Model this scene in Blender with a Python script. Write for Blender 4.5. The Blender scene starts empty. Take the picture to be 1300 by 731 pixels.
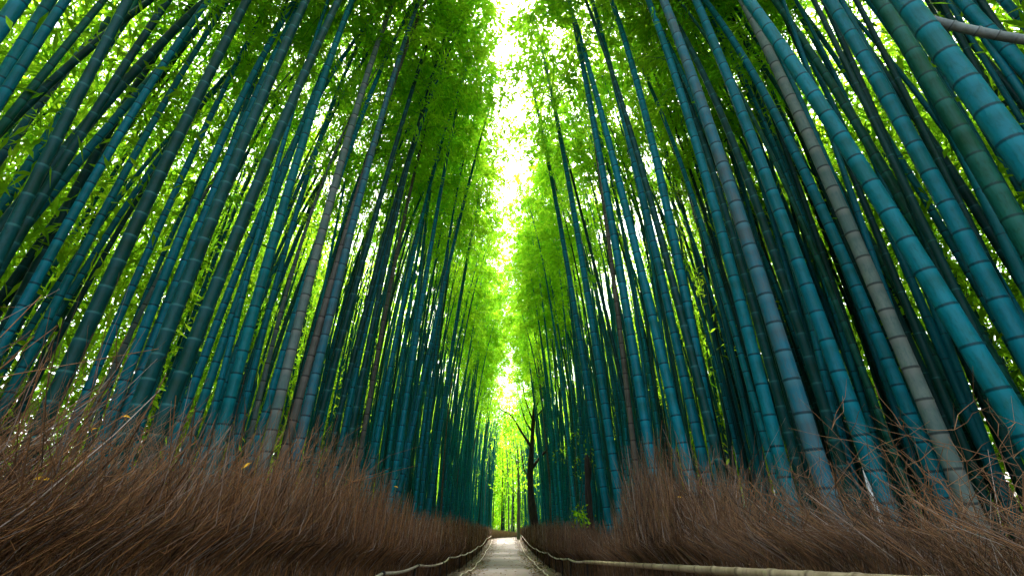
import bpy, math, random
import numpy as np
from mathutils import Vector, Matrix

random.seed(7); rng = np.random.default_rng(7)
SC = bpy.context.scene
COL = SC.collection
TH = math.radians(25.9); F = 596.0; EYE = 1.8; YAW = math.radians(-0.69)

# ------------------------------------------------------------------ ground profile
GY = [-40, 0, 2, 5, 9, 13, 18.5, 28, 45, 200]
GZ = [1.32, 1.30, 1.25, 1.02, .72, .52, .28, .08, 0, 0]
def G(y): return np.interp(y, GY, GZ)

# ------------------------------------------------------------------ mesh helpers
def mesh(name, V, Q, mats=(), attrs=None, smooth=True, midx=None):
    V = np.asarray(V, np.float32); Q = np.asarray(Q, np.int32)
    m = bpy.data.meshes.new(name)
    k = Q.shape[1]
    m.vertices.add(len(V)); m.vertices.foreach_set('co', V.ravel())
    m.loops.add(Q.size); m.loops.foreach_set('vertex_index', Q.ravel())
    m.polygons.add(len(Q)); m.polygons.foreach_set('loop_start', np.arange(0, Q.size, k, dtype=np.int32))
    m.polygons.foreach_set('use_smooth', np.full(len(Q), smooth))
    for t in mats: m.materials.append(t)
    if midx is not None: m.polygons.foreach_set('material_index', np.asarray(midx, np.int32))
    for n, a in (attrs or {}).items():
        at = m.attributes.new(n, 'FLOAT', 'POINT'); at.data.foreach_set('value', np.asarray(a, np.float32))
    m.update(calc_edges=True); m.validate()
    return m

def tubes(P, R, sides):
    """P [M,K,3] centre lines, R [M,K] radii -> verts, quads (capped by shrinking radii)"""
    P = np.asarray(P, float); R = np.asarray(R, float)
    M, K, _ = P.shape
    T = np.gradient(P, axis=1); T /= np.linalg.norm(T, axis=2, keepdims=True) + 1e-12
    ref = np.where(np.abs(T[..., 2:3]) > .9, np.array([1., 0, 0]), np.array([0., 0, 1]))
    ref = np.broadcast_to(ref[:, :1], T.shape)
    A = np.cross(T, ref); A /= np.linalg.norm(A, axis=2, keepdims=True) + 1e-12
    B = np.cross(T, A)
    a = np.arange(sides) * 2 * math.pi / sides
    V = P[:, :, None] + R[:, :, None, None] * (A[:, :, None] * np.cos(a)[:, None] + B[:, :, None] * np.sin(a)[:, None])
    idx = np.arange(M * K * sides).reshape(M, K, sides)
    i0 = idx[:, :-1]; i1 = idx[:, 1:]
    Q = np.stack([i0, np.roll(i0, -1, 2), np.roll(i1, -1, 2), i1], -1).reshape(-1, 4)
    return V.reshape(-1, 3), Q

def leaves(C, D, L, W, droop=.25):
    """leaf blades: C base points [N,3], D unit directions, L lengths, W widths -> 2 quads (folded blade with a point)"""
    N = len(C)
    r = rng.normal(size=(N, 3)); S = np.cross(D, r); S /= np.linalg.norm(S, axis=1, keepdims=True) + 1e-9
    L = L[:, None]; W = W[:, None]
    mid = C + D * L * .45; mid[:, 2] -= L[:, 0] * droop * .15
    tip = C + D * L; tip[:, 2] -= L[:, 0] * droop
    V = np.stack([C, mid + S * W * .5, tip, mid - S * W * .5], 1).reshape(-1, 3)
    Q = np.arange(N * 4).reshape(N, 4)
    return V, Q

def join(parts):
    Vs, Qs, n = [], [], 0
    for V, Q in parts:
        Vs.append(V); Qs.append(Q + n); n += len(V)
    return np.concatenate(Vs), np.concatenate(Qs)

def link(name, me, parent=None, loc=None):
    o = bpy.data.objects.new(name, me); COL.objects.link(o)
    if parent: o.parent = parent
    if loc is not None: o.location = loc
    return o
def tag(o, label=None, cat=None, group=None, kind=None):
    if label: o['label'] = label
    if cat: o['category'] = cat
    if group: o['group'] = group
    if kind: o['kind'] = kind
    return o

# ------------------------------------------------------------------ materials
def newmat(name):
    m = bpy.data.materials.new(name); m.use_nodes = True
    nt = m.node_tree; nt.nodes.clear()
    out = nt.nodes.new('ShaderNodeOutputMaterial')
    return m, nt, out
def N(nt, t, **kw):
    n = nt.nodes.new(t)
    for k, v in kw.items(): setattr(n, k, v)
    return n
def mixc(nt, fac, a, b):
    n = N(nt, 'ShaderNodeMix', data_type='RGBA')
    for i, v in ((0, fac), (6, a), (7, b)):
        if isinstance(v, (int, float)): n.inputs[i].default_value = v
        elif isinstance(v, tuple): n.inputs[i].default_value = (*v, 1)
        else: nt.links.new(v, n.inputs[i])
    return n.outputs[2]
def attr(nt, name): return N(nt, 'ShaderNodeAttribute', attribute_name=name).outputs['Fac']
def noise(nt, scale, detail=4, coord='Object', stretch=None):
    tc = N(nt, 'ShaderNodeTexCoord'); n = N(nt, 'ShaderNodeTexNoise')
    n.inputs['Scale'].default_value = scale; n.inputs['Detail'].default_value = detail
    src = tc.outputs[coord]
    if stretch:
        mp = N(nt, 'ShaderNodeMapping'); mp.inputs['Scale'].default_value = stretch
        nt.links.new(src, mp.inputs[0]); src = mp.outputs[0]
    nt.links.new(src, n.inputs['Vector']); return n.outputs['Fac']
def ramp(nt, fac, lo, hi):
    r = N(nt, 'ShaderNodeMapRange'); r.inputs[1].default_value = lo; r.inputs[2].default_value = hi
    nt.links.new(fac, r.inputs[0]); return r.outputs[0]
def math_(nt, op, a, b):
    n = N(nt, 'ShaderNodeMath', operation=op)
    for i, v in enumerate((a, b)):
        if isinstance(v, (int, float)): n.inputs[i].default_value = v
        else: nt.links.new(v, n.inputs[i])
    return n.outputs[0]

def culm_mat(name, c1, c2, stain, node, powder, rough=.45, patch=.75):
    m, nt, out = newmat(name)
    info = N(nt, 'ShaderNodeObjectInfo').outputs['Random']
    base = mixc(nt, info, c1, c2)
    f1 = ramp(nt, noise(nt, 5.5, 7, stretch=(1, 1, .45)), .42, .62)
    base = mixc(nt, math_(nt, 'MULTIPLY', f1, patch), base, stain)
    f2 = ramp(nt, noise(nt, 52, 4, stretch=(1, 1, .35)), .48, .68)
    base = mixc(nt, math_(nt, 'MULTIPLY', f2, .55), base, stain)
    f4 = ramp(nt, noise(nt, 60, 2, stretch=(1, 1, .02)), .45, .7)
    base = mixc(nt, math_(nt, 'MULTIPLY', f4, .18), base, powder)
    base = mixc(nt, math_(nt, 'MULTIPLY', attr(nt, 'powder'), .8), base, powder)
    base = mixc(nt, math_(nt, 'MULTIPLY', attr(nt, 'node'), .74), base, node)
    b = N(nt, 'ShaderNodeBsdfPrincipled')
    nt.links.new(base, b.inputs['Base Color']); b.inputs['Roughness'].default_value = rough
    b.inputs['Specular IOR Level'].default_value = .10
    bp = N(nt, 'ShaderNodeBump'); bp.inputs['Strength'].default_value = .12; bp.inputs['Distance'].default_value = .01
    nt.links.new(f2, bp.inputs['Height']); nt.links.new(bp.outputs[0], b.inputs['Normal'])
    nt.links.new(b.outputs[0], out.inputs[0])
    return m

CM = {
 'blue': culm_mat('blue_teal_culm', (.0005, .085, .120), (.001, .115, .150), (.0008, .062, .058), (.001, .010, .015), (.004, .16, .21)),
 'teal': culm_mat('green_teal_culm', (.0005, .090, .105), (.001, .120, .135), (.0008, .055, .058), (.001, .008, .010), (.004, .15, .18)),
 'pale': culm_mat('brightened_teal_culm', (.0006, .125, .150), (.001, .165, .190), (.0006, .085, .070), (.001, .012, .015), (.004, .20, .24)),  # teal brightened in its colour to lift the dimly lit farther rows
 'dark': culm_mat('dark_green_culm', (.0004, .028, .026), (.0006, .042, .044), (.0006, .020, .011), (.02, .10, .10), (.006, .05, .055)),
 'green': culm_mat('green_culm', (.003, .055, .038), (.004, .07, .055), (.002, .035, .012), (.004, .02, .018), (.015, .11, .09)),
 'grey': culm_mat('weathered_grey_culm', (.095, .13, .115), (.07, .115, .11), (.04, .085, .08), (.012, .013, .013), (.15, .165, .15), rough=.6),
 'brown': culm_mat('old_brown_culm', (.085, .080, .064), (.060, .070, .060), (.040, .042, .034), (.008, .007, .007), (.11, .10, .085), rough=.6),
 'slate': culm_mat('slate_blue_culm', (.005, .078, .112), (.009, .096, .126), (.045, .060, .060), (.003, .008, .010), (.04, .14, .17), rough=.5),
}

def leaf_mat(name, d1, d2, t1, t2, share=.55):
    m, nt, out = newmat(name)
    a = attr(nt, 'tint')
    dc = mixc(nt, a, d1, d2); tc = mixc(nt, a, t1, t2)
    d = N(nt, 'ShaderNodeBsdfDiffuse'); t = N(nt, 'ShaderNodeBsdfTranslucent')
    nt.links.new(dc, d.inputs[0]); nt.links.new(tc, t.inputs[0])
    mx = N(nt, 'ShaderNodeMixShader'); mx.inputs[0].default_value = share
    nt.links.new(d.outputs[0], mx.inputs[1]); nt.links.new(t.outputs[0], mx.inputs[2])
    nt.links.new(mx.outputs[0], out.inputs[0]); return m
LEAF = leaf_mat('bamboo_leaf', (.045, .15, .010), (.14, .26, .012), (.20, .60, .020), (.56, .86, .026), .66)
LEAF_FAR = leaf_mat('duller_leaf', (.04, .12, .006), (.11, .21, .008), (.14, .42, .014), (.42, .66, .020), .6)  # a little darker and less translucent than the crown leaf

def simple(name, c1, c2, scale, rough=.8, stretch=None, tint=False, bump=.3):
    m, nt, out = newmat(name)
    f = ramp(nt, noise(nt, scale, 6, stretch=stretch), .3, .7)
    if tint: f = math_(nt, 'ADD', math_(nt, 'MULTIPLY', f, .3), math_(nt, 'MULTIPLY', attr(nt, 'tint'), .7))
    c = mixc(nt, f, c1, c2)
    if tint: c = mixc(nt, math_(nt, 'MULTIPLY', attr(nt, 'grey'), f), c, (.30, .30, .29))  # grey share of the twigs puts cool highlights into their colour
    b = N(nt, 'ShaderNodeBsdfPrincipled'); nt.links.new(c, b.inputs['Base Color'])
    b.inputs['Roughness'].default_value = rough; b.inputs['Specular IOR Level'].default_value = .25
    if bump:
        bp = N(nt, 'ShaderNodeBump'); bp.inputs['Strength'].default_value = bump; bp.inputs['Distance'].default_value = .02
        nt.links.new(f, bp.inputs['Height']); nt.links.new(bp.outputs[0], b.inputs['Normal'])
    nt.links.new(b.outputs[0], out.inputs[0]); return m
TWIG = simple('dry_brushwood', (.007, .0028, .0010), (.28, .126, .042), 9, .75, tint=True, bump=0)
TWIG_G = simple('bleached_brushwood', (.007, .0034, .0017), (.26, .132, .056), 9, .75, tint=True, bump=0)
BRANCH = simple('crown_twig', (.02, .07, .03), (.05, .10, .03), 6, .6, bump=0)
BARK = simple('dark_bark', (.012, .010, .009), (.045, .035, .028), 14, .9, (1, 1, .25))
BARK_G = simple('grey_green_bark', (.05, .06, .035), (.12, .13, .08), 14, .9, (1, 1, .25))
POLE = culm_mat('pale_bamboo_pole', (.30, .235, .145), (.34, .27, .17), (.16, .115, .06), (.05, .035, .02), (.40, .34, .24), rough=.5)
POLE_W = simple('weathered_pole', (.28, .23, .17), (.50, .44, .36), 8, .7, bump=.2)
TIE = simple('black_cord', (.012, .011, .010), (.03, .027, .025), 60, .9)
DEAD = simple('bleached_culm', (.32, .36, .36), (.46, .48, .46), 8, .6)
YELLOW = simple('yellow_leaf', (.55, .28, .01), (.75, .42, .02), 30, .6, bump=0)
BROWNL = simple('brown_leaf', (.16, .07, .015), (.26, .12, .03), 30, .6, bump=0)

def ground_mat():
    m, nt, out = newmat('leaf_litter')
    c = mixc(nt, ramp(nt, noise(nt, 3, 8), .35, .65), (.035, .024, .015), (.10, .07, .04))
    c = mixc(nt, ramp(nt, noise(nt, 45, 3), .55, .7), c, (.18, .12, .06))
    b = N(nt, 'ShaderNodeBsdfPrincipled'); nt.links.new(c, b.inputs[0]); b.inputs['Roughness'].default_value = .95
    nt.links.new(b.outputs[0], out.inputs[0]); return m
def path_mat():
    m, nt, out = newmat('sun_mottled_path')
    c = mixc(nt, ramp(nt, noise(nt, .9, 6), .35, .65), (.085, .072, .068), (.14, .105, .084))  # warmer blotches put faint sun patches into the path colour
    c = mixc(nt, math_(nt, 'MULTIPLY', ramp(nt, noise(nt, 14, 6), .5, .75), .35), c, (.07, .055, .045))
    c = mixc(nt, attr(nt, 'edge'), c, (.06, .034, .02))
    b = N(nt, 'ShaderNodeBsdfPrincipled'); nt.links.new(c, b.inputs[0]); b.inputs['Roughness'].default_value = .85
    bp = N(nt, 'ShaderNodeBump'); bp.inputs['Strength'].default_value = .4; bp.inputs['Distance'].default_value = .02
    nt.links.new(noise(nt, 30, 8), bp.inputs['Height']); nt.links.new(bp.outputs[0], b.inputs['Normal'])
    nt.links.new(b.outputs[0], out.inputs[0]); return m

# ------------------------------------------------------------------ ground and path
def sheet(xs, ys, dz, rough=0.):
    X, Y = np.meshgrid(xs, ys); Z = G(Y) + dz
    if rough: Z = Z + np.where(np.abs(X) > 1.4, rng.normal(0, rough, X.shape), 0)
    V = np.stack([X, Y, Z], -1).reshape(-1, 3); nx = len(xs)
    i = np.arange(len(xs) * len(ys)).reshape(len(ys), nx)
    Q = np.stack([i[:-1, :-1], i[:-1, 1:], i[1:, 1:], i[1:, :-1]], -1).reshape(-1, 4)
    return V, Q
xs = np.concatenate([np.linspace(-150, -10, 12), np.linspace(-9, 9, 61), np.linspace(10, 150, 12)])
ys = np.concatenate([np.linspace(-40, -2, 12), np.linspace(-1, 50, 160), np.linspace(52, 300, 25)])
V, Q = sheet(xs, ys, 0, .015)
tag(link('ground', mesh('ground', V, Q, [ground_mat()])), kind='structure')
px = np.linspace(-1, 1, 25); py = np.linspace(-12, 60, 260)
V, Q = sheet(px, py, .005); half = .80 + .006 * np.clip(V[:, 1], 0, 60)
wob = .07 * np.sin(V[:, 1] * 1.3) * np.abs(V[:, 0]) ** 4 + .05 * np.sin(V[:, 1] * 3.7 + 1) * np.abs(V[:, 0]) ** 4
edge = np.clip((np.abs(V[:, 0]) - .68 + rng.normal(0, .08, len(V))) / .35, 0, 1)
V[:, 2] += .02 * (1 - V[:, 0] ** 2); V[:, 0] = V[:, 0] * half + wob
tag(link('path', mesh('path', V, Q, [path_mat()], {'edge': edge})), kind='structure')

# ------------------------------------------------------------------ bamboo
def culm_curve(s, L, c):                       # local frame: grows along +z, nods towards +x
    u = s / L
    return np.stack([c * u ** 3, np.zeros_like(s), s - .12 * abs(c) * u ** 4 * 2], -1)

def culm_mesh(L, D, c, sides=14, detail=True, mat=None):
    s, nodes = .05, []
    gap0 = D * (1.5 + .5 * random.random()); gmax = .27 + .09 * random.random()
    k = 0
    while s < L - .2:
        g = min(gmax, gap0 * (.55 + .12 * k)) * random.uniform(.93, 1.07)
        if s > L * .6: g *= .85
        s += g; nodes.append(s); k += 1
    S, NB, PW, BU = [-.25, 0], [0, 0], [0, 0], [1.05, 1.0]
    for n in nodes:
        if detail:
            S += [n - .10, n - .018, n - .006, n + .006, n + .016]
            NB += [0, 0, 1, 1, 0]; PW += [0, 1, 0, 0, 0]; BU += [1, 1, 1.05, 1.03, .995]
        else:
            S += [n - .014, n, n + .014]; NB += [0, 1, 0]; PW += [.4, 0, 0]; BU += [1, 1.05, 1]
    S.append(L); NB.append(0); PW.append(0); BU.append(1)
    S = np.array(S); o = np.argsort(S, kind='stable'); S = S[o]
    NB = np.array(NB, float)[o]; PW = np.array(PW, float)[o]; BU = np.array(BU)[o]
    u = np.clip(S / L, 0, 1)
    R = D / 2 * (1 - .42 * u - .50 * u ** 3) * BU; R[-1] = .001
    V, Q = tubes(culm_curve(S, L, c)[None], R[None], sides)
    return mesh('culm', V, Q, [mat], {'node': np.repeat(NB, sides), 'powder': np.repeat(PW, sides)})

LREF = 15.0
def crown_mesh(c, start=.5, dens=1.0, seed=0):
    global rng
    keep = rng; rng = np.random.default_rng(seed + 100)
    tw, base, dirs, tint = [], [], [], []
    s = LREF * start
    while s < LREF:
        u = s / LREF
        p = culm_curve(np.array([s]), LREF, c)[0]
        env = math.sin(min(1, (u - start) / (1 - start) * 1.02 + .10) * math.pi) ** .6
        for b in range(2):
            if rng.random() > .9 * dens: continue
            az = rng.uniform(0, 2 * math.pi); ln = (.45 + 1.25 * env) * rng.uniform(.6, 1.15)
            up = rng.uniform(.25, .95)
            t = np.linspace(0, 1, 6)[:, None]
            h = np.array([math.cos(az), math.sin(az), 0])
            q = p + h * ln * t * (1 - .12 * t) + np.array([0, 0, 1]) * ln * (up * t - (up * .55 + .55) * t ** 2)
            tw.append(q)
            hue = np.clip(rng.normal(.45, .25), 0, 1)
            for j in range(int(15 * ln * dens) + 3):
                tt = rng.uniform(.25, 1.0); i = tt * 5; a = int(min(4, i)); f = i - a
                pt = q[a] * (1 - f) + q[a + 1] * f + rng.normal(0, .10, 3)
                d0 = h * .5 + rng.normal(0, .6, 3); d0[2] -= .25
                for l in range(5):
                    d = d0 + rng.normal(0, .33, 3); d /= np.linalg.norm(d)
                    base.append(pt + rng.normal(0, .05, 3)); dirs.append(d); tint.append(np.clip(hue + rng.normal(0, .15), 0, 1))
        s += .24 if u < .8 else .17
    base = np.array(base); dirs = np.array(dirs); n = len(base)
    lv = leaves(base, dirs, rng.uniform(.13, .22, n), rng.uniform(.026, .04, n))
    tw = np.array(tw); tv = tubes(tw, np.tile(np.linspace(.007, .002, 6), (len(tw), 1)), 3)
    V, Q = join([lv, tv])
    mi = np.zeros(len(Q), int); mi[n:] = 1
    ti = np.zeros(len(V)); ti[:4 * n] = np.repeat(tint, 4)
    rng = keep
    return mesh('foliage', V, Q, [LEAF, BRANCH], {'tint': ti}, smooth=False, midx=mi)
BENDS = [.5, 1.1, 1.8, 2.6]
CROWNS = {(i, k): crown_mesh(c, (.52, .57, .62, .67)[k], .70, 10 * i + k) for i, c in enumerate(BENDS) for k in range(4)}

def bamboo(base, d, D, L, bi, style, label, group, sides=14, detail=True, crown=True, nod=None, cvar=None):
    """base point, unit direction d, diameter, length; nods (cubically) towards the path"""
    root = bpy.data.objects.new('bamboo', None); COL.objects.link(root); root.empty_display_size = .2
    d = Vector(d).normalized()
    b = Vector(nod) if nod else Vector((-math.copysign(1, base[0]), random.uniform(-.5, .5), 0))
    x = (b - d * b.dot(d)).normalized(); y = d.cross(x)
    R = Matrix((x, y, d)).transposed().to_4x4()
    root.matrix_world = Matrix.Translation(Vector(base)) @ R
    c = BENDS[bi] * L / LREF
    link('culm', culm_mesh(L, D, c, sides, detail, CM[style]), root)
    if crown:
        f = link('foliage', CROWNS[(bi, random.randrange(3) if cvar is None else cvar)], root); k = L / LREF
        f.scale = (k, k, k)
    tag(root, label, 'bamboo', group)
    return root

# camera rays (used once, to survey the culms' real positions from the photograph)
cy, sy = math.cos(YAW), math.sin(YAW)
def ray(x, y):
    u = (x - 650) / F; v = (365.5 - y) / F
    f = Vector((0, math.cos(TH), math.sin(TH))); up = Vector((0, -math.sin(TH), math.cos(TH)))
    r = Vector((1, 0, 0)) * u + up * v + f
    return Vector((r.x * cy - r.y * sy, r.x * sy + r.y * cy, r.z))     # not normalised: length 1 along the axis
ORI = Vector((0, 0, EYE))
def survey(p0, p1, w, D, xmin=1.95):
    dx, dy = p1[0] - p0[0], p1[1] - p0[1]; n = math.hypot(dx, dy); nx, ny = -dy / n, dx / n
    ang = ray(p0[0] + nx * w / 2, p0[1] + ny * w / 2).angle(ray(p0[0] - nx * w / 2, p0[1] - ny * w / 2))
    r0 = ray(*p0); dist = D / ang
    P0 = ORI + r0.normalized() * dist
    if abs(P0.x) < xmin:
        k = xmin / abs(P0.x); P0 = ORI + (P0 - ORI) * k; D *= k
    r1 = ray(*p1)
    best = None
    for t in np.linspace(.4, 40, 1500):
        q = ORI + r1 * float(t) - P0
        if q.z <= 0: continue
        lean = math.hypot(q.x, q.y) / q.z
        if best is None or lean < best[0]: best = (lean, q.normalized())
    d = best[1]
    B = P0.copy()
    for _ in range(20):
        k = (B.z - float(G(B.y))) / d.z; B = B - d * k
        if abs(k) < 1e-4: break
    return B, d, D

# (low pixel, high pixel, width at low pixel, style, diameter, label)
HAND = [
 # ---- left of the path
 ((8,22),(24,0),30,'blue',.15,'thick blue bamboo cutting the top left corner of the photo'),
 ((4,80),(48,0),24,'teal',.14,'dark teal bamboo just below the one in the top left corner'),
 ((3,176),(113,0),17,'slate',.13,'grey slate-blue bamboo leaning across the top left, with black rings'),
 ((8,128),(92,0),7,'green',.07,'thin green bamboo squeezed left of the slate-grey leaning one'),
 ((30,215),(163,2),17,'teal',.13,'teal bamboo leaning right behind the big dark leaning one, top left'),
 ((2,283),(215,0),22,'dark',.15,'big dark bamboo leaning hardest right at the upper left edge'),
 ((2,320),(255,0),17,'blue',.13,'dark blue bamboo crossing under the big dark leaner, upper left'),
 ((20,350),(262,0),14,'dark',.12,'slimmer dark bamboo leaning beside the crossing dark blue one'),
 ((30,365),(175,60),18,'dark',.14,'dark green bamboo half hidden behind the crossed leaners'),
 ((60,340),(191,94),9,'teal',.09,'thin teal bamboo, first right of the crossed leaners on the left'),
 ((80,335),(225,85),10,'teal',.09,'thin teal bamboo, second right of the crossed leaners on the left'),
 ((100,345),(262,60),11,'blue',.10,'thin blue bamboo, third right of the crossed leaners on the left'),
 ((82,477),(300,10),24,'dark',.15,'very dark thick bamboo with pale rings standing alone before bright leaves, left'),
 ((115,485),(318,10),13,'blue',.11,'slender blue bamboo hugging the right side of the lone very dark one'),
 ((156,436),(193,354),8,'grey',.08,'short-looking pale tan thin bamboo in the bright gap on the left'),
 ((164,465),(335,0),16,'blue',.13,'blue bamboo with black rings right of the pale tan thin one'),
 ((195,430),(360,4),15,'blue',.13,'clear blue bamboo left of the pair of thick dark ones'),
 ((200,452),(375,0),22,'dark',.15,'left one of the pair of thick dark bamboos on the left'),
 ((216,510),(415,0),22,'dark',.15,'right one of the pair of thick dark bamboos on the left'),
 ((233,522),(418,0),13,'blue',.12,'bright blue bamboo directly right of the thick dark pair'),
 ((257,510),(430,0),13,'teal',.12,'teal bamboo second right of the thick dark pair'),
 ((282,543),(425,0),18,'teal',.15,'teal bamboo with a mossy dark foot, left of the grey ones'),
 ((327,444),(366,280),9,'blue',.10,'slim blue bamboo close behind the one with the mossy foot'),
 ((323,526),(376,280),8,'grey',.09,'slim grey bamboo in the narrow green gap, left half'),
 ((327,559),(440,165),12,'blue',.12,'blue bamboo touching the left side of the pale grey one'),
 ((340,567),(450,115),16,'grey',.15,'pale grey bamboo with black rings, leftmost of the weathered three'),
 ((364,563),(490,100),12,'brown',.12,'brownish weathered bamboo in the middle of the weathered three'),
 ((380,563),(460,220),14,'slate',.14,'slate-grey bamboo, rightmost of the weathered three'),
 ((396,567),(522,100),11,'dark',.12,'dark green bamboo with white rings right of the weathered three'),
 ((417,580),(530,120),9,'dark',.11,'second dark green bamboo with white rings right of the weathered three'),
 ((429,580),(491,280),8,'teal',.10,'teal bamboo between the white-ringed dark ones and a black-green one'),
 ((440,580),(497,280),9,'dark',.11,'black-green bamboo just left of the thin brown one, left half'),
 ((456,580),(503,305),7,'brown',.10,'thin brown bamboo standing among teal ones, left half'),
 ((474,580),(528,280),8,'blue',.12,'blue bamboo first right of the thin brown one, left half'),
 ((515,510),(542,333),8,'blue',.13,'blue bamboo with its top half bare against leaves, left of the path'),
 ((540,465),(569,329),7,'blue',.13,'light blue bamboo second from the bright far end, left side'),
 ((561,526),(583,370),7,'blue',.13,'light blue bamboo nearest the bright far end, left side'),
 # ---- right of the path
 ((1250,131),(1206,70),45,'blue',.16,'thickest blue bamboo of all, at the upper right edge'),
 ((1270,250),(1175,88),33,'green',.15,'dark green bamboo with pale rings left of the thickest blue one'),
 ((1285,413),(1115,90),32,'blue',.15,'thick mottled blue bamboo leaving the right edge at mid height'),
 ((1270,310),(1100,30),17,'dark',.12,'dark teal bamboo between the mottled blue and dark green ones'),
 ((1230,400),(1010,0),19,'green',.13,'green bamboo rising between two thick blue ones, far right'),
 ((1236,444),(1022,90),33,'blue',.16,'thick blue bamboo right of the grey-tan one'),
 ((1183,530),(985,65),25,'grey',.15,'grey-tan weathered bamboo, the palest thick one on the right'),
 ((1157,530),(1056,280),20,'blue',.14,'blue bamboo directly left of the pale grey-tan one'),
 ((1298,76),(1232,0),26,'blue',.14,'ribbed blue bamboo in the top right corner under the broken pole'),
 ((1299,24),(1284,7),20,'blue',.13,'blue bamboo at the very tip of the top right corner'),
 ((1300,165),(1218,30),15,'dark',.12,'dark bamboo just right of the thickest blue one'),
 ((1036,580),(942,280),26,'slate',.16,'blue bamboo fading to grey-brown at its foot, right grove'),
 ((1112,605),(995,280),25,'blue',.16,'bright blue bamboo standing beside the white stake'),
 ((1062,565),(974,280),16,'dark',.12,'dark green bamboo with pale rings between two bright blue ones'),
 ((985,560),(920,300),19,'blue',.15,'blue bamboo behind the tall tuft of brushwood, right of the path'),
 ((905,560),(865,340),16,'blue',.15,'blue bamboo rising right from the highest tuft of brushwood'),
 ((885,550),(844,368),14,'blue',.14,'blue bamboo just left of the one on the highest brushwood tuft'),
 ((862,545),(807,311),15,'blue',.15,'blue bamboo third right of the thin brown one, right grove'),
 ((821,549),(781,303),14,'blue',.15,'blue bamboo with close black rings beside the thin brown one, right'),
 ((806,580),(781,362),8,'brown',.10,'thin brown bamboo of the right grove'),
 ((778,580),(733,280),12,'blue',.15,'blue bamboo left of the thin brown one, in the right grove'),
 ((758,567),(715,292),10,'blue',.14,'blue bamboo beside the short black trunk on the right'),
 ((800,530),(762,362),6,'dark',.10,'thin dark bamboo behind the thin brown one on the right'),
 ((877,444),(836,280),12,'dark',.12,'dark bamboo left of the highest brushwood tuft'),
 ((1003,559),(929,280),14,'dark',.13,'dark bamboo between blue and grey-footed ones, right'),
 ((1100,518),(1036,313),10,'teal',.11,'slim teal bamboo behind the one by the white stake'),
 ((958,510),(896,280),10,'teal',.11,'slim teal bamboo behind the highest brushwood tuft'),
 ((930,540),(880,300),6,'blue',.09,'thinnest blue bamboo in the gap right of the highest brushwood tuft'),
]
TAKEN = []
def gap_x(y): return .40 * math.sin(y * .62 + 2.2) + .16 * math.sin(y * 1.9)      # the winding line of open sky over the path
for (p0, p1, w, style, D, label) in HAND:
    side = 'left' if p0[0] < 642 else 'right'
    B, d, D = survey(p0, p1, w, D)
    L = random.uniform(15, 18.5) if D > .09 else random.uniform(10, 12)
    reach = abs(B.x) + math.copysign(1, B.x) * d.x / d.z * L - math.copysign(1, B.x) * gap_x(B.y) - random.uniform(.1, .8)          # how far it may nod before it hangs over the gap
    bi = max([0] + [i for i in range(4) if BENDS[i] * L / LREF < reach])
    bi = random.choice([bi, bi, max(0, bi - 1)])
    bamboo(B, d, D * .98, L, bi, style, label, f'tall bamboo on the {side} of the path', cvar=random.choice([2, 3]) if math.hypot(B.x, B.y) < 7 else random.choice([1, 2]))
    TAKEN.append((B.x, B.y))

# the closely packed rows behind: each one still a bamboo of its own
def scatter(side, n, ylo, yhi, xlo, xhi, styles, label, Dr=(.075, .125), sides=10, detail=True, power=1.0):
    made = tries = 0
    while made < n and tries < 9000:
        tries += 1
        y = ylo + (yhi - ylo) * random.random() ** power; x = side * random.uniform(xlo, xhi)
        if any((x - a) ** 2 + (y - b) ** 2 < .30 ** 2 for a, b in TAKEN): continue
        TAKEN.append((x, y))
        k = 2.4 if random.random() < .14 and abs(x) > 2.8 else 1
        lean = Vector((random.gauss(-side * .015, .03 * k), random.gauss(0, .03 * k), 1))
        Lb = random.uniform(13, 17.5) if y < 11 else random.uniform(15, 19.5)
        reach = abs(x) + side * lean.x * Lb - side * gap_x(y) - (random.uniform(-.1, .8) if y < 28 else random.uniform(-.5, .6)) + (1.0 if random.random() < .30 else 0)
        bi = max([0] + [i for i in range(4) if BENDS[i] * Lb / LREF < reach]); bi = random.choice([bi, bi, max(0, bi - 1)])
        st = random.choices([s for s, _ in styles], [k for _, k in styles])[0]
        bamboo((x, y, float(G(y))), lean, random.uniform(*Dr), Lb, bi, st,
               label[st], f"bamboo rows behind on the {'left' if side < 0 else 'right'}", sides, detail)
        made += 1
def lab(where):
    nm = {'blue': 'slender blue bamboo', 'teal': 'slender teal bamboo', 'dark': 'slender dark green bamboo', 'green': 'slender green bamboo', 'pale': 'slender bright teal bamboo',
          'grey': 'slender pale grey bamboo', 'brown': 'slender brown bamboo', 'slate': 'slender slate-grey bamboo'}
    return {k: f'{v} {where}' for k, v in nm.items()}
ST = [('blue', 5), ('teal', 3), ('pale', 4), ('dark', 1.4), ('green', .9), ('brown', .35), ('slate', .6)]
STN = [('blue', 5), ('teal', 5), ('dark', 4), ('green', 2)]
scatter(-1, 30, 3.5, 12, 3.6, 7.0, STN, lab('in the back rows behind the thick left ones'))
scatter(+1, 34, 3.5, 12, 3.6, 7.0, STN, lab('in the back rows behind the thick right ones'))
scatter(-1, 44, 11, 26, 2.0, 5.0, ST, lab('in the crowded middle stretch of the left grove'), sides=8)
scatter(+1, 40, 11, 26, 2.0, 5.0, ST, lab('in the crowded middle stretch of the right grove'), sides=8)
scatter(-1, 36, 25, 46, 2.0, 4.2, ST, lab('near the far end of the left grove'), (.09, .14), 8, False)
scatter(+1, 36, 25, 46, 2.2, 4.4, ST, lab('near the far end of the right grove'), (.09, .14), 8, False)

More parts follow.
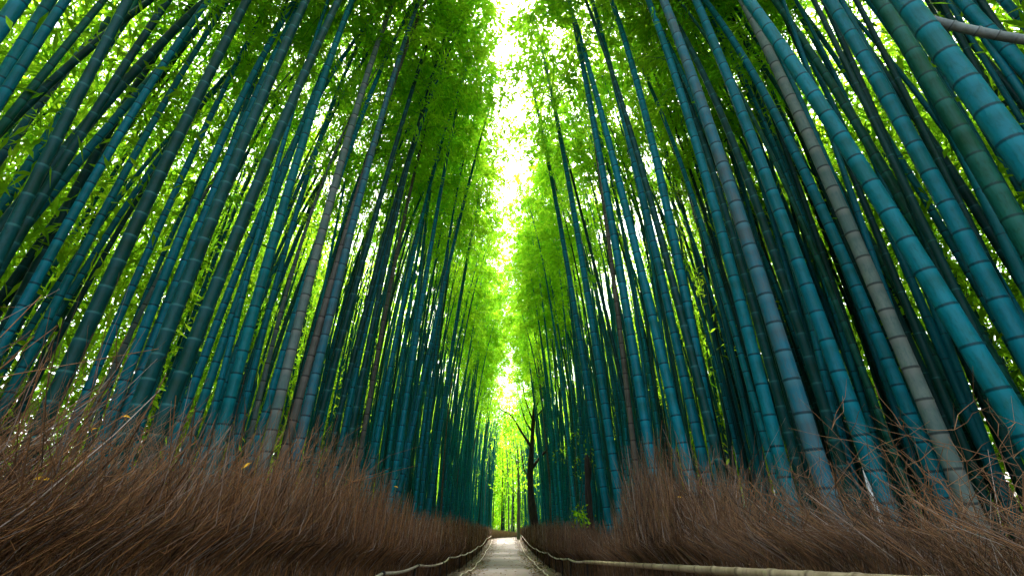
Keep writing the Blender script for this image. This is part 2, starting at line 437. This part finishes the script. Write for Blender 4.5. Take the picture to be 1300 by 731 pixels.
# the wood of culms beyond the rows one can tell apart
def far_culms(n, xr, yr, name, mats, Hr=(9, 15), Dr=(.08, .13), lean=.03, k=26):
    X = rng.uniform(*xr, n); Y = rng.uniform(*yr, n); H = rng.uniform(*Hr, n); D = rng.uniform(*Dr, n)
    ph = rng.uniform(.2, .8, n)
    zz = (np.arange(k)[None] + ph[:, None]) / k; zz = .55 * zz + .45 * zz ** 1.25
    e = .008 / H[:, None]
    t = np.stack([zz - 2.2 * e, zz - e, zz + e], -1).reshape(n, -1); t = np.concatenate([np.zeros((n, 1)), t, np.ones((n, 1))], 1)
    nb = np.tile(np.concatenate([[0], np.tile([0., 1., 0.], k), [0]]), (n, 1)); K = t.shape[1]
    lx, ly = rng.normal(0, lean, n), rng.normal(0, lean, n); nodx = -np.sign(X) * rng.uniform(.3, 1.5, n)
    P = np.stack([X[:, None] + lx[:, None] * H[:, None] * t + nodx[:, None] * t ** 3,
                  Y[:, None] + ly[:, None] * H[:, None] * t, G(Y)[:, None] - .1 + H[:, None] * t], -1)
    V, Q = tubes(P, D[:, None] / 2 * (1 - .8 * t ** 1.5), 7)
    mi = np.repeat(rng.integers(0, len(mats), n), (K - 1) * 7)
    return tag(link(name, mesh(name, V, Q, mats, {'node': np.repeat(nb.ravel(), 7), 'powder': np.zeros(len(V))}, midx=mi)), kind='stuff')
STEM = [CM['pale'], CM['blue'], CM['pale'], CM['teal'], CM['green']]
far_culms(360, (-8, -2.8), (9, 46), 'distant_bamboo_stems', STEM, (12, 16), (.05, .10))
far_culms(380, (2.8, 8), (9, 46), 'distant_bamboo_stems', STEM, (12, 16), (.05, .10))
far_culms(110, (-5, -1.45), (48, 62), 'distant_bamboo_stems', STEM, (12, 15), (.10, .14))
far_culms(80, (1.9, 5), (47, 62), 'distant_bamboo_stems', STEM, (12, 15), (.10, .14))
far_culms(260, (-14, -6.2), (0, 46), 'distant_bamboo_stems', [CM['teal'], CM['dark'], CM['green']], (9, 15), (.06, .11))
far_culms(120, (4.2, 7), (1.5, 12), 'distant_bamboo_stems', [CM['teal'], CM['dark'], CM['blue']], (12, 15), (.07, .12))
far_culms(520, (6.2, 15), (0, 46), 'distant_bamboo_stems', [CM['teal'], CM['dark'], CM['blue']], (9, 15), (.06, .11))
far_culms(24, (-4, 3), (53, 58), 'glade_bamboo_stems', [CM['pale'], CM['grey']], (12, 15), (.07, .12))
far_culms(150, (-14, 14), (58, 92), 'glade_bamboo_stems', [CM['green'], CM['teal'], CM['grey']], (10, 15), (.1, .2))

def leaf_cloud(name, n, box, per=55, spread=.5, size=.22, mat=LEAF_FAR, keepf=None):
    c = np.stack([rng.uniform(*box[0], n), rng.uniform(*box[1], n), rng.uniform(*box[2], n)], -1)
    if keepf is not None: c = c[keepf(c)]
    n = len(c); hue = np.clip(rng.normal(.5, .22, n), 0, 1)
    C = np.repeat(c, per, 0) + rng.normal(0, 1, (n * per, 3)) * np.array([spread, spread, spread * .6])
    d = rng.normal(0, 1, C.shape); d[:, 2] -= .5; d /= np.linalg.norm(d, axis=1, keepdims=True)
    V, Q = leaves(C, d, rng.uniform(.7, 1.2, len(C)) * size, rng.uniform(.16, .26, len(C)) * size)
    ti = np.repeat(np.clip(np.repeat(hue, per) + rng.normal(0, .12, n * per), 0, 1), 4)
    return tag(link(name, mesh(name, V, Q, [mat], {'tint': ti}, smooth=False)), kind='stuff')
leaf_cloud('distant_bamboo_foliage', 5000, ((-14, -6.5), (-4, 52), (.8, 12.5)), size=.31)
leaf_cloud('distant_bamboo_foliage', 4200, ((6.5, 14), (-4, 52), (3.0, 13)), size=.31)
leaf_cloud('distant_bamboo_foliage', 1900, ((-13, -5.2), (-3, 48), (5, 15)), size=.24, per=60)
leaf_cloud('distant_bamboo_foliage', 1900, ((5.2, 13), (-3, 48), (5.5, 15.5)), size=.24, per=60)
leaf_cloud('distant_bamboo_foliage', 500, ((8, 16), (-4, 12), (.2, 3.4)), size=.3, mat=LEAF)
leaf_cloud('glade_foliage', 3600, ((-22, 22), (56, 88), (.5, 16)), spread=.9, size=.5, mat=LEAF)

# ------------------------------------------------------------------ brushwood fences
def twig_bundle(side, y0, y1, n, top, x0, x1, thick, mats, lean_y=(.28, .25), lean_x=(.0, .25), stray=.10, curl=.06):
    y = rng.uniform(y0, y1, n); x = side * rng.uniform(x0, x1, n); g = G(y)
    tz = np.array([top(v) for v in y])
    h = (tz - g) * rng.uniform(.45, .97, n) * (1 + .07 * np.sin(y * 7.3 + 2 * np.sin(y * 2.9)) + .03 * np.sin(y * 17))
    st = rng.random(n) < stray
    h = np.where(st, (tz - g) * rng.uniform(.95, 1.0 + np.interp(y, [3, 6], [.32, .14]), n), h)
    z0 = g + np.where(rng.random(n) < .45, rng.uniform(0, .5, n) * (tz - g), 0) - .02
    h = np.maximum(h - (z0 - g), .15)
    lx = rng.normal(lean_x[0] * -side, lean_x[1], n) * np.where(st, 1.4, 1); ly = rng.normal(*lean_y, n) * np.where(st, 1.3, 1)
    t = np.linspace(0, 1, 6)
    cx, cyy = rng.normal(0, curl, n), rng.normal(0, curl, n)
    P = np.stack([x[:, None] + (lx[:, None] * t + cx[:, None] * t ** 2) * h[:, None],
                  y[:, None] - ly[:, None] * h[:, None] * .35 + (ly[:, None] * t + cyy[:, None] * t ** 2) * h[:, None],
                  z0[:, None] + h[:, None] * t], -1)
    P[:, 1:] += rng.normal(0, .011, P[:, 1:].shape)
    R = thick * np.where(rng.random(n) < .10, rng.uniform(1.4, 2.4, n), rng.uniform(.5, 1.2, n))[:, None] * (1 - .7 * t)
    ti = rng.beta(.75, 1.5, n)
    # side twigs fork off the main ones
    m = int(n * 1.1); src = rng.integers(0, n, m); at = rng.integers(1, 5, m)
    d = P[src, at + 1] - P[src, at]; d /= np.linalg.norm(d, axis=1, keepdims=True) + 1e-9
    d = d + rng.normal(0, .42, d.shape); d[:, 2] = np.maximum(d[:, 2], -.1); d /= np.linalg.norm(d, axis=1, keepdims=True)
    ln = h[src] * rng.uniform(.12, .42, m)
    B = P[src, at][:, None] + d[:, None] * (t[None, :, None] * ln[:, None, None]); B[:, 1:] += rng.normal(0, .006, B[:, 1:].shape)
    P = np.concatenate([P, B]); R = np.concatenate([R, R[src, at][:, None] * .7 * (1 - .7 * t)]); ti = np.concatenate([ti, np.clip(ti[src] + rng.normal(.05, .12, m), 0, 1)])
    gg = G(P[..., 1])
    lim = np.where(P[:, :, 2] < gg + .5, x0 - .03, x0 - .20)     # keeps the brush off the path
    P[..., 0] = side * np.maximum(side * P[..., 0], lim)
    V, Q = tubes(P, R, 3)
    return V, Q, (np.repeat(ti, 18), np.repeat(np.where(rng.random(len(ti)) < .16, rng.uniform(.4, .9, len(ti)), 0), 18))
def fence(side, label, top, mat, spans, lean_x, x0=1.42, x1=1.85):
    root = bpy.data.objects.new('brushwood_fence', None); COL.objects.link(root); root.location = (0, 0, 0)
    tag(root, label, 'fence', 'brushwood fences along the path')
    for (a, b, n, th, ly) in spans:
        V, Q, ti = twig_bundle(side, a, b, n, top, x0, x1, th, None, ly, lean_x)
        tag(link('twig_bundle', mesh('twig_bundle', V, Q, [mat], {'tint': ti[0], 'grey': ti[1]})), kind='stuff').parent = root
    return root
topL = lambda y: float(np.interp(y, [0, 2, 4, 5, 6.5, 9, 15, 25, 36, 47], [2.05, 2.08, 2.08, 2.08, 1.84, 1.74, 1.64, 1.36, 1.05, .86])) + .05 * math.sin(y * 2.3) + .04 * math.sin(y * 5.1)
topR = lambda y: float(np.interp(y, [0, 2, 3.2, 4.1, 4.9, 5.6, 6.5, 9, 14, 25, 36, 47], [1.84, 1.80, 1.72, 2.16, 2.20, 1.86, 1.46, 1.62, 1.60, 1.33, 1.05, .86])) + .06 * math.sin(y * 3.1 + 1) + .04 * math.sin(y * 6.7)
SP = [(.2, 1.3, 2300, .0028), (1.3, 2.2, 2700, .0028), (2.2, 3.4, 3600, .003), (3.4, 5, 3600, .0034), (5, 7, 3200, .0038), (7, 10, 3000, .0045),
      (10, 14, 2600, .006), (14, 20, 2400, .008), (20, 30, 2400, .011), (30, 46, 2400, .016)]
fence(-1, 'brown brushwood fence of dry twigs lining the left of the path', topL, TWIG, [(*s, (.26, .42)) for s in SP], (.12, .38))
fence(+1, 'grey-brown brushwood fence of tangled dry twigs lining the right of the path', topR, TWIG_G, [(*s, (.30, .55) if s[1] < 4 else (.15, .34)) for s in SP], (.22, .42))
# the fence that closes the far bend
def end_fence():
    root = bpy.data.objects.new('brushwood_fence', None); COL.objects.link(root)
    tag(root, 'low pale brown brushwood fence crossing the far end of the path', 'fence', 'brushwood fences along the path')
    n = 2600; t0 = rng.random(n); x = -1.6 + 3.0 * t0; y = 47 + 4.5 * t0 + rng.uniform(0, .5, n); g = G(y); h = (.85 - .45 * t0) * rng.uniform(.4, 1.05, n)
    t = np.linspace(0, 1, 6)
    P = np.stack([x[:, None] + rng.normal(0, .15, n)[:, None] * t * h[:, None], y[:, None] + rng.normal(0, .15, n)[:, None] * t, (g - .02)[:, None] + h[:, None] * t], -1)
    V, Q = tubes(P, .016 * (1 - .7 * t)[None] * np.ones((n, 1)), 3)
    tag(link('twig_bundle', mesh('twig_bundle', V, Q, [simple('sun_painted_brushwood', (.16, .11, .055), (.42, .31, .17), 9, .8, tint=True, bump=0)], {'tint': np.repeat(rng.uniform(.3, 1, n), 18), 'grey': np.zeros(len(V))}), root), kind='stuff')  # colour raised to paint sunlight onto the dimly lit far fence
end_fence()

# long single wisps that stand clear of the right brushwood
def wisps(label, side, spots, mat):
    root = bpy.data.objects.new('dry_bramble', None); COL.objects.link(root)
    root.location = (side * 1.7, spots[0][0], float(G(spots[0][0])))
    bpy.context.view_layer.update()
    tag(root, label, 'dry plant', 'dry brambles in the brushwood')
    for (y, n, hh) in spots:
        yy = y + rng.normal(0, .25, n); x = side * rng.uniform(1.5, 1.95, n); g = G(yy); h = hh * rng.uniform(.7, 1.1, n)
        t = np.linspace(0, 1, 9); lx = rng.normal(-.1 * side, .35, n); ly = rng.normal(.25, .4, n)
        P = np.stack([x[:, None] + (lx[:, None] * t + rng.normal(0, .15, n)[:, None] * t ** 2) * h[:, None], yy[:, None] + ly[:, None] * t * h[:, None],
                      g[:, None] + h[:, None] * (t - .12 * t ** 3)], -1)
        P[:, 2:] += rng.normal(0, .012, P[:, 2:].shape)
        parts = [tubes(P, (.0019 * (1 - .75 * t))[None] * np.ones((n, 1)), 3)]
        k = 5 * n; src = rng.integers(0, n, k); at = rng.integers(3, 8, k); s = P[src, at]
        dv = rng.normal(0, .6, (k, 3)); dv[:, 2] = np.abs(dv[:, 2]) * .8; ln = rng.uniform(.1, .32, k)
        t4 = np.linspace(0, 1, 4)
        B = s[:, None] + dv[:, None] * t4[None, :, None] * ln[:, None, None]; B[:, 1:] += rng.normal(0, .006, B[:, 1:].shape)
        parts.append(tubes(B, (.0014 * (1 - .6 * t4))[None] * np.ones((k, 1)), 3))
        V, Q = join(parts); V = V - np.array(root.location)
        tag(link('wispy_stems', mesh('wispy_stems', V, Q, [mat], {'tint': rng.uniform(.3, .9) * np.ones(len(V))}), root), kind='stuff')
wisps('thin tan bramble stems rising before the blue bamboos, at right', 1, [(1.5, 16, 1.05), (2.2, 22, 1.1), (3.0, 24, 1.15), (3.8, 16, 1.2)], TWIG_G)
wisps('fine brown bramble stems above the left brushwood, near the camera', -1, [(1.3, 22, 1.05), (2.0, 26, 1.1), (3.0, 20, 1.2)], TWIG)

# ------------------------------------------------------------------ rails along the path
def pole(name, pts, r, mat, parent, rings=0, sides=10):
    P = np.array(pts, float)
    # resample so that the rings of a real bamboo pole can be swollen slightly
    seg = np.linalg.norm(np.diff(P, axis=0), axis=1); s = np.concatenate([[0], np.cumsum(seg)])
    u = np.linspace(0, s[-1], max(12, int(s[-1] / (.02 if rings else .06))))
    Pq = np.stack([np.interp(u, s, P[:, i]) for i in range(3)], -1)
    R = np.full(len(u), r)
    uu = u + .03 * np.sin(u * 5)
    if rings: R = r * (1 + .14 * (np.mod(uu, rings) < .045)) * (1 - .03 * u / u[-1])
    R[0] *= .05; R[-1] *= .05
    V, Q = tubes(Pq[None], R[None], sides)
    at = {'node': np.repeat((np.mod(uu, rings) < .024).astype(float), sides), 'powder': np.zeros(len(V))} if rings else None
    return link(name, mesh(name, V, Q, [mat], at), parent)
def rail(label, side, ys, x, hz, r, mat, jit, group, thick_first=False, posts=True):
    root = bpy.data.objects.new('bamboo_rail', None); COL.objects.link(root); tag(root, label, 'rail', group)
    pts = []
    for i, y in enumerate(ys):
        jx = random.uniform(-jit, jit) if i > 1 else 0; jz = random.uniform(-jit, jit) * .8 if i > 1 else 0
        pts.append((side * (x + jx + (.006 * y if not posts else 0)), y, float(G(y)) + (hz(y) if callable(hz) else hz) + jz))
    for i in range(len(pts) - 1):
        a, b = Vector(pts[i]), Vector(pts[i + 1]); n = 7
        seg = []
        for k in range(n):
            t = k / (n - 1); q = a.lerp(b, t); q.z -= .035 * math.sin(math.pi * t) * min(1, (b.y - a.y) / 3) * (0 if (thick_first and i == 0) else 1); seg.append(q)
        first = thick_first and i == 0
        pole('pole', seg, r * (1.35 if first else 1), POLE if first else mat, root, rings=.33 if first else 0)
    if posts:
        for i, p in enumerate(pts[1:]):
            g = float(G(p[1]))
            pole('post', [(p[0] + side * .045, p[1], g - .1), (p[0] + side * .045, p[1], p[2] + .005)], .016, BARK, root)
            pole('binding', [(p[0], p[1] - .02, p[2]), (p[0] + side * .001, p[1] + .02, p[2])], r * 1.5, TIE, root)
    return root
RG = 'bamboo rails along the path'
rail('long pale bamboo pole rail with wavy thinner poles beyond, right of the path', 1, [.9, 8.6, 11, 12.6, 14.3, 16.8, 19, 22, 26, 31, 37, 44], 1.25, lambda y: .40 - .015 * max(0, 1 - y / 4), .017, POLE_W, .075, RG, True)
rail('wavy grey wooden pole rail in front of the left brushwood', -1, [.9, 5.6, 8.2, 10.6, 12.4, 14.8, 17.5, 20, 24, 29, 36, 44], 1.25, lambda y: float(np.interp(y, [.9, 5.6, 8.2], [.02, .30, .38])), .017, POLE_W, .07, RG)
rail('thin pale pole lying low along the right edge of the path', 1, [3, 7.5, 10, 12, 14, 16.5, 19, 23, 28, 36, 44], .84, .07, .016, POLE_W, .05, RG, posts=False)
rail('thin pale pole lying low along the left edge of the path', -1, [3, 7.5, 10, 12, 14, 16.5, 19, 23, 28, 36, 44], .84, .07, .016, POLE_W, .05, RG, posts=False)

# fallen leaves gathered along the path's edges
n = 4200; yy = 1 + 46 * rng.random(n) ** 1.3; sx = np.where(rng.random(n) < .5, -1, 1) * np.where(rng.random(n) < .9, rng.uniform(.62, 1.35, n), rng.uniform(0, .7, n))
dd = rng.normal(0, 1, (n, 3)); dd[:, 2] = np.abs(dd[:, 2]) * .25; dd /= np.linalg.norm(dd, axis=1, keepdims=True)
V, Q = leaves(np.stack([sx, yy, G(yy) + .03], -1), dd, rng.uniform(.06, .13, n), rng.uniform(.012, .022, n), droop=.1)
tag(link('leaf_litter', mesh('leaf_litter', V, Q, [simple('fallen_leaf', (.07, .035, .012), (.26, .17, .07), 9, tint=True, bump=0)], {'tint': np.repeat(rng.random(n), 4)}, smooth=False)), kind='stuff')
# ------------------------------------------------------------------ broadleaf trees by the path's far end
def limb(pts, r0, r1, parent, name, mat, wob=.0):
    P = np.array(pts, float); s = np.linspace(0, 1, len(P)); u = np.linspace(0, 1, len(P) * 6)
    Pq = np.stack([np.interp(u, s, P[:, i]) for i in range(3)], -1)
    for _ in range(3): Pq[1:-1] = (Pq[:-2] + 2 * Pq[1:-1] + Pq[2:]) / 4
    R = r0 + (r1 - r0) * u; R = R * (1 + .1 * np.sin(u * 23 + r0 * 50)); R[-1] *= .1
    V, Q = tubes(Pq[None], R[None], 10)
    return link(name, mesh(name, V, Q, [mat]), parent)
def dark_tree():
    x, y = 2.0, 34.0; z = float(G(y))
    root = bpy.data.objects.new('dark_tree', None); COL.objects.link(root); root.location = (x, y, z)
    tag(root, 'black crooked bare tree leaning at the far right end of the path', 'tree')
    tr = limb([(0, 0, -.2), (-.12, 0, 1.2), (-.33, 0, 2.8), (-.38, 0, 4.3), (-.22, .1, 6.0), (-.1, .1, 7.6), (.05, .1, 9.0), (.0, .1, 10.8)], .31, .07, root, 'trunk', BARK)
    br = [([(-.2, .1, 6.0), (-.9, 0, 7.0), (-1.6, 0, 8.2), (-2.6, 0, 8.7)], .07), ([(-.1, .1, 7.8), (-.6, .1, 9.2), (-.9, .2, 10.8)], .05),
          ([(-.15, .1, 7.0), (-.7, 0, 7.9), (-1.1, 0, 9.4)], .045), ([(-.3, .1, 4.6), (.5, 0, 5.6), (1.4, 0, 6.2), (1.7, 0, 7.4)], .08),
          ([(.0, .1, 8.6), (.6, 0, 9.8), (1.0, 0, 11)], .05), ([(-.36, 0, 3.9), (-.8, 0, 4.6), (-1.0, 0, 6.2)], .045), ([(0, .1, 8), (.7, .2, 8.7), (1.3, .2, 8.9)], .04)]
    for pts, r in br: limb(pts, r * 1.4, r * .4, root, 'branch', BARK)
    n = 1500; c = np.array([(-2.2, 0, 8.2), (-1.2, .2, 8.0), (-1.9, .2, 7.3), (-.9, .2, 11), (.9, .2, 10.9)])[rng.integers(0, 5, n)] + rng.normal(0, .45, (n, 3))
    d = rng.normal(0, 1, (n, 3)); d /= np.linalg.norm(d, axis=1, keepdims=True)
    V, Q = leaves(c, d, rng.uniform(.12, .22, n), rng.uniform(.06, .1, n))
    link('crown', mesh('crown', V, Q, [LEAF], {'tint': np.repeat(rng.uniform(0, .5, n), 4)}, smooth=False), root)
dark_tree()
def slim_tree(x, y, h, r, mat, label, crown, lean=0.):
    z = float(G(y)); root = bpy.data.objects.new('slim_tree', None); COL.objects.link(root); root.location = (x, y, z)
    tag(root, label, 'tree')
    limb([(0, 0, -.2), (lean * .3, 0, h * .25), (lean * .5, 0, h * .5), (lean, 0, h)], r, r * .35, root, 'trunk', mat)
    n = crown
    if n:
        c = np.stack([rng.normal(lean, 1.3, n), rng.normal(0, 1.2, n), rng.uniform(h * .42, h * 1.05, n)], -1)
        d = rng.normal(0, 1, (n, 3)); d /= np.linalg.norm(d, axis=1, keepdims=True)
        V, Q = leaves(c, d, rng.uniform(.2, .34, n), rng.uniform(.1, .16, n))
        link('crown', mesh('crown', V, Q, [LEAF_FAR], {'tint': np.repeat(rng.uniform(.2, .9, n), 4)}, smooth=False), root)
        for k in range(6):
            hz = h * random.uniform(.4, .85); a = random.uniform(0, 6.28)
            limb([(lean * .5, 0, hz), (lean * .5 + .7 * math.cos(a), .7 * math.sin(a), hz + .6), (lean * .5 + 1.3 * math.cos(a), 1.3 * math.sin(a), hz + 1.5)], r * .3, .015, root, 'branch', mat)
slim_tree(1.12, 46.2, 8.5, .16, BARK_G, 'straight grey-green trunk at the right edge where the path ends', 500)
slim_tree(-.45, 57, 9.0, .10, BARK, 'thin dark sapling in the bright glade beyond the path', 700, .1)
def stump(px_, y, label):
    x = px_; z = float(G(y)); root = bpy.data.objects.new('dead_trunk', None); COL.objects.link(root); root.location = (x, y, z)
    tag(root, label, 'dead tree')
    limb([(0, 0, -.2), (.02, 0, .8), (-.02, 0, 2.0), (.03, 0, 3.0)], .12, .07, root, 'trunk', BARK)
    limb([(0, 0, 2.0), (.12, .05, 2.5), (.16, .05, 3.2)], .03, .01, root, 'branch', BARK)
stump(2.35, 14.5, 'short black dead trunk rising from the right brushwood')
def leafy(x, y, label, sprays, h):
    z = float(G(y)); root = bpy.data.objects.new('leafy_shrub', None); COL.objects.link(root); root.location = (x, y, z)
    tag(root, label, 'shrub', 'small green shrubs on the right')
    Vs = []
    for (dx, dz, n, s) in sprays:
        limb([(0, 0, 0), (dx * .4, 0, dz * .6), (dx, 0, dz)], .012, .004, root, 'stem', BARK_G)
        c = np.array([dx, 0, dz]) + rng.normal(0, 1, (n, 3)) * np.array([s, .15, s * .8])
        d = rng.normal(0, 1, (n, 3)); d /= np.linalg.norm(d, axis=1, keepdims=True)
        Vs.append(leaves(c, d, rng.uniform(.07, .12, n), rng.uniform(.04, .06, n)))
    V, Q = join(Vs)
    link('leaves', mesh('leaves', V, Q, [LEAF_FAR], {'tint': np.repeat(rng.uniform(.3, .8, len(V) // 4), 4)}, smooth=False), root)
leafy(2.0, 15.5, 'sparse bright green sapling sprays before the teal bamboos, right', [(-.1, 3.2, 60, .22), (.25, 3.7, 30, .15), (.5, 3.0, 30, .18), (.2, 2.6, 25, .15), (.75, 3.2, 14, .08)], 3.5)
leafy(1.75, 12.4, 'small green shrub tucked into the top of the right brushwood', [(0, 1.3, 60, .10), (.1, 1.15, 40, .10)], 1.3)

# broken culm lodged between the bamboos, and the bleached stake
a = ORI + ray(1160, 20) * 3.5; b = ORI + ray(1340, 56) * 3.2
tt = np.linspace(0, 1, 120); kk = np.mod(tt * 120 + 3 * np.sin(tt * 9), 17)
BRK = culm_mat('mouldy_grey_culm', (.17, .21, .21), (.17, .21, .21), (.09, .12, .12), (.015, .018, .018), (.13, .16, .15), rough=.6)
BP = np.array([a.lerp(b, float(t)) for t in tt]); BP[:, 2] -= .04 * np.sin(np.pi * tt)
BR = .031 * (1 + .12 * (kk < 2)); BR[0] *= .8
broken = link('broken_pole', mesh('broken_pole', *tubes(BP[None], BR[None], 14), [BRK], {'node': np.repeat((kk < 1).astype(float), 14), 'powder': np.zeros(120 * 14)}))
tag(broken, 'broken grey culm lodged crosswise behind the thickest blue bamboo', 'broken pole')
B, d, D = survey((1103, 618), (1076, 540), 6, .035)
st_ = link('stake', mesh('stake', *tubes(np.array([B + d * float(t) for t in np.linspace(0, (2.15 - B.z) , 8)])[None], np.array([D / 2] * 7 + [.002])[None], 8), [DEAD]))
tag(st_, 'white bleached stake leaning against the bright blue bamboo', 'stake')

# dry leaves caught in the brushwood
def dry_leaf(px_, py_, label, mat, L=.075, rot=0.):
    r = ray(px_, py_); side = -1 if px_ < 642 else 1
    k = (1.38) / abs(r.x); p = ORI + r * k
    t = np.linspace(0, 1, 7); w = L * .11 * np.sin(np.pi * np.clip(t, .03, .98)) ** .8
    bend = .012 * np.sin(np.pi * t)
    V = np.concatenate([np.stack([t * L - L / 2, w, bend], -1), np.stack([t * L - L / 2, 0 * w, bend - .003], -1), np.stack([t * L - L / 2, -w, bend], -1)])
    i = np.arange(6); Q = np.concatenate([np.stack([i, i + 1, i + 8, i + 7], -1), np.stack([i + 7, i + 8, i + 15, i + 14], -1)])
    o = link('dry_leaf', mesh('dry_leaf', V, Q, [mat])); o.location = p
    o.rotation_euler = (math.radians(65), rot, math.radians(-35 * side))
    tag(o, label, 'leaf', 'dry leaves caught in the brushwood')
dry_leaf(54, 609, 'bright yellow leaf lying flat on the near left brushwood', YELLOW, .05, .05)
dry_leaf(86, 588, 'brown upright leaf right of the bright yellow one', BROWNL, .04, 1.4)
dry_leaf(160, 530, 'small yellow leaf high in the left brushwood', YELLOW, .032, .1)
dry_leaf(120, 546, 'tiny orange leaf below the bamboo with pale rings, left', YELLOW, .02, -.8)
dry_leaf(313, 591, 'curved yellow leaf standing at the brushwood edge, left of the grey bamboos', YELLOW, .06, -.7)
dry_leaf(503, 618, 'yellow leaf nearest the path on the left brushwood', YELLOW, .06, .3)
dry_leaf(863, 631, 'yellow-brown leaf on the right brushwood below the highest tuft', YELLOW, .045, .1)
dry_leaf(817, 664, 'yellow-brown leaf at the foot of the thin brown bamboo, right', YELLOW, .055, -.1)

# ------------------------------------------------------------------ light, sky, camera
w = bpy.data.worlds.new('World'); SC.world = w; w.use_nodes = True
nt = w.node_tree; bg = nt.nodes['Background']; sky = nt.nodes.new('ShaderNodeTexSky')
SUN_EL, SUN_ROT = math.radians(58), math.radians(0)
sky.sky_type = 'NISHITA'; sky.sun_disc = False; sky.sun_elevation = SUN_EL; sky.sun_rotation = SUN_ROT
sky.air_density = 1.0; sky.dust_density = 5.0; sky.ozone_density = .6
hs = nt.nodes.new('ShaderNodeHueSaturation'); hs.inputs['Saturation'].default_value = .45
nt.links.new(sky.outputs[0], hs.inputs['Color']); nt.links.new(hs.outputs[0], bg.inputs[0]); bg.inputs[1].default_value = .15
sun = bpy.data.lights.new('sun', 'SUN'); sun.energy = 2.4; sun.angle = math.radians(6); sun.color = (1, .95, .86)
so = bpy.data.objects.new('sun', sun); COL.objects.link(so)
sd = Vector((math.sin(SUN_ROT) * math.cos(SUN_EL), math.cos(SUN_ROT) * math.cos(SUN_EL), math.sin(SUN_EL)))
so.rotation_euler = (-sd).to_track_quat('-Z', 'Y').to_euler()

cam = bpy.data.cameras.new('camera'); cam.sensor_width = 36; cam.lens = F / 1300 * 36; cam.clip_start = .05; cam.clip_end = 1000
co = bpy.data.objects.new('camera', cam); COL.objects.link(co)
co.location = ORI; co.rotation_euler = (math.pi / 2 + TH, 0, YAW); SC.camera = co

SC.view_settings.view_transform = 'Standard'; SC.view_settings.look = 'None'; SC.view_settings.exposure = 3.1; SC.view_settings.gamma = 1
SC.render.engine = 'CYCLES'
cyc = SC.cycles
cyc.max_bounces = 10; cyc.diffuse_bounces = 8; cyc.glossy_bounces = 2; cyc.transmission_bounces = 6; cyc.transparent_max_bounces = 4
cyc.use_denoising = True; cyc.sample_clamp_indirect = 6
cyc.caustics_reflective = False; cyc.caustics_refractive = False
SC.render.resolution_x = 1024; SC.render.resolution_y = 575
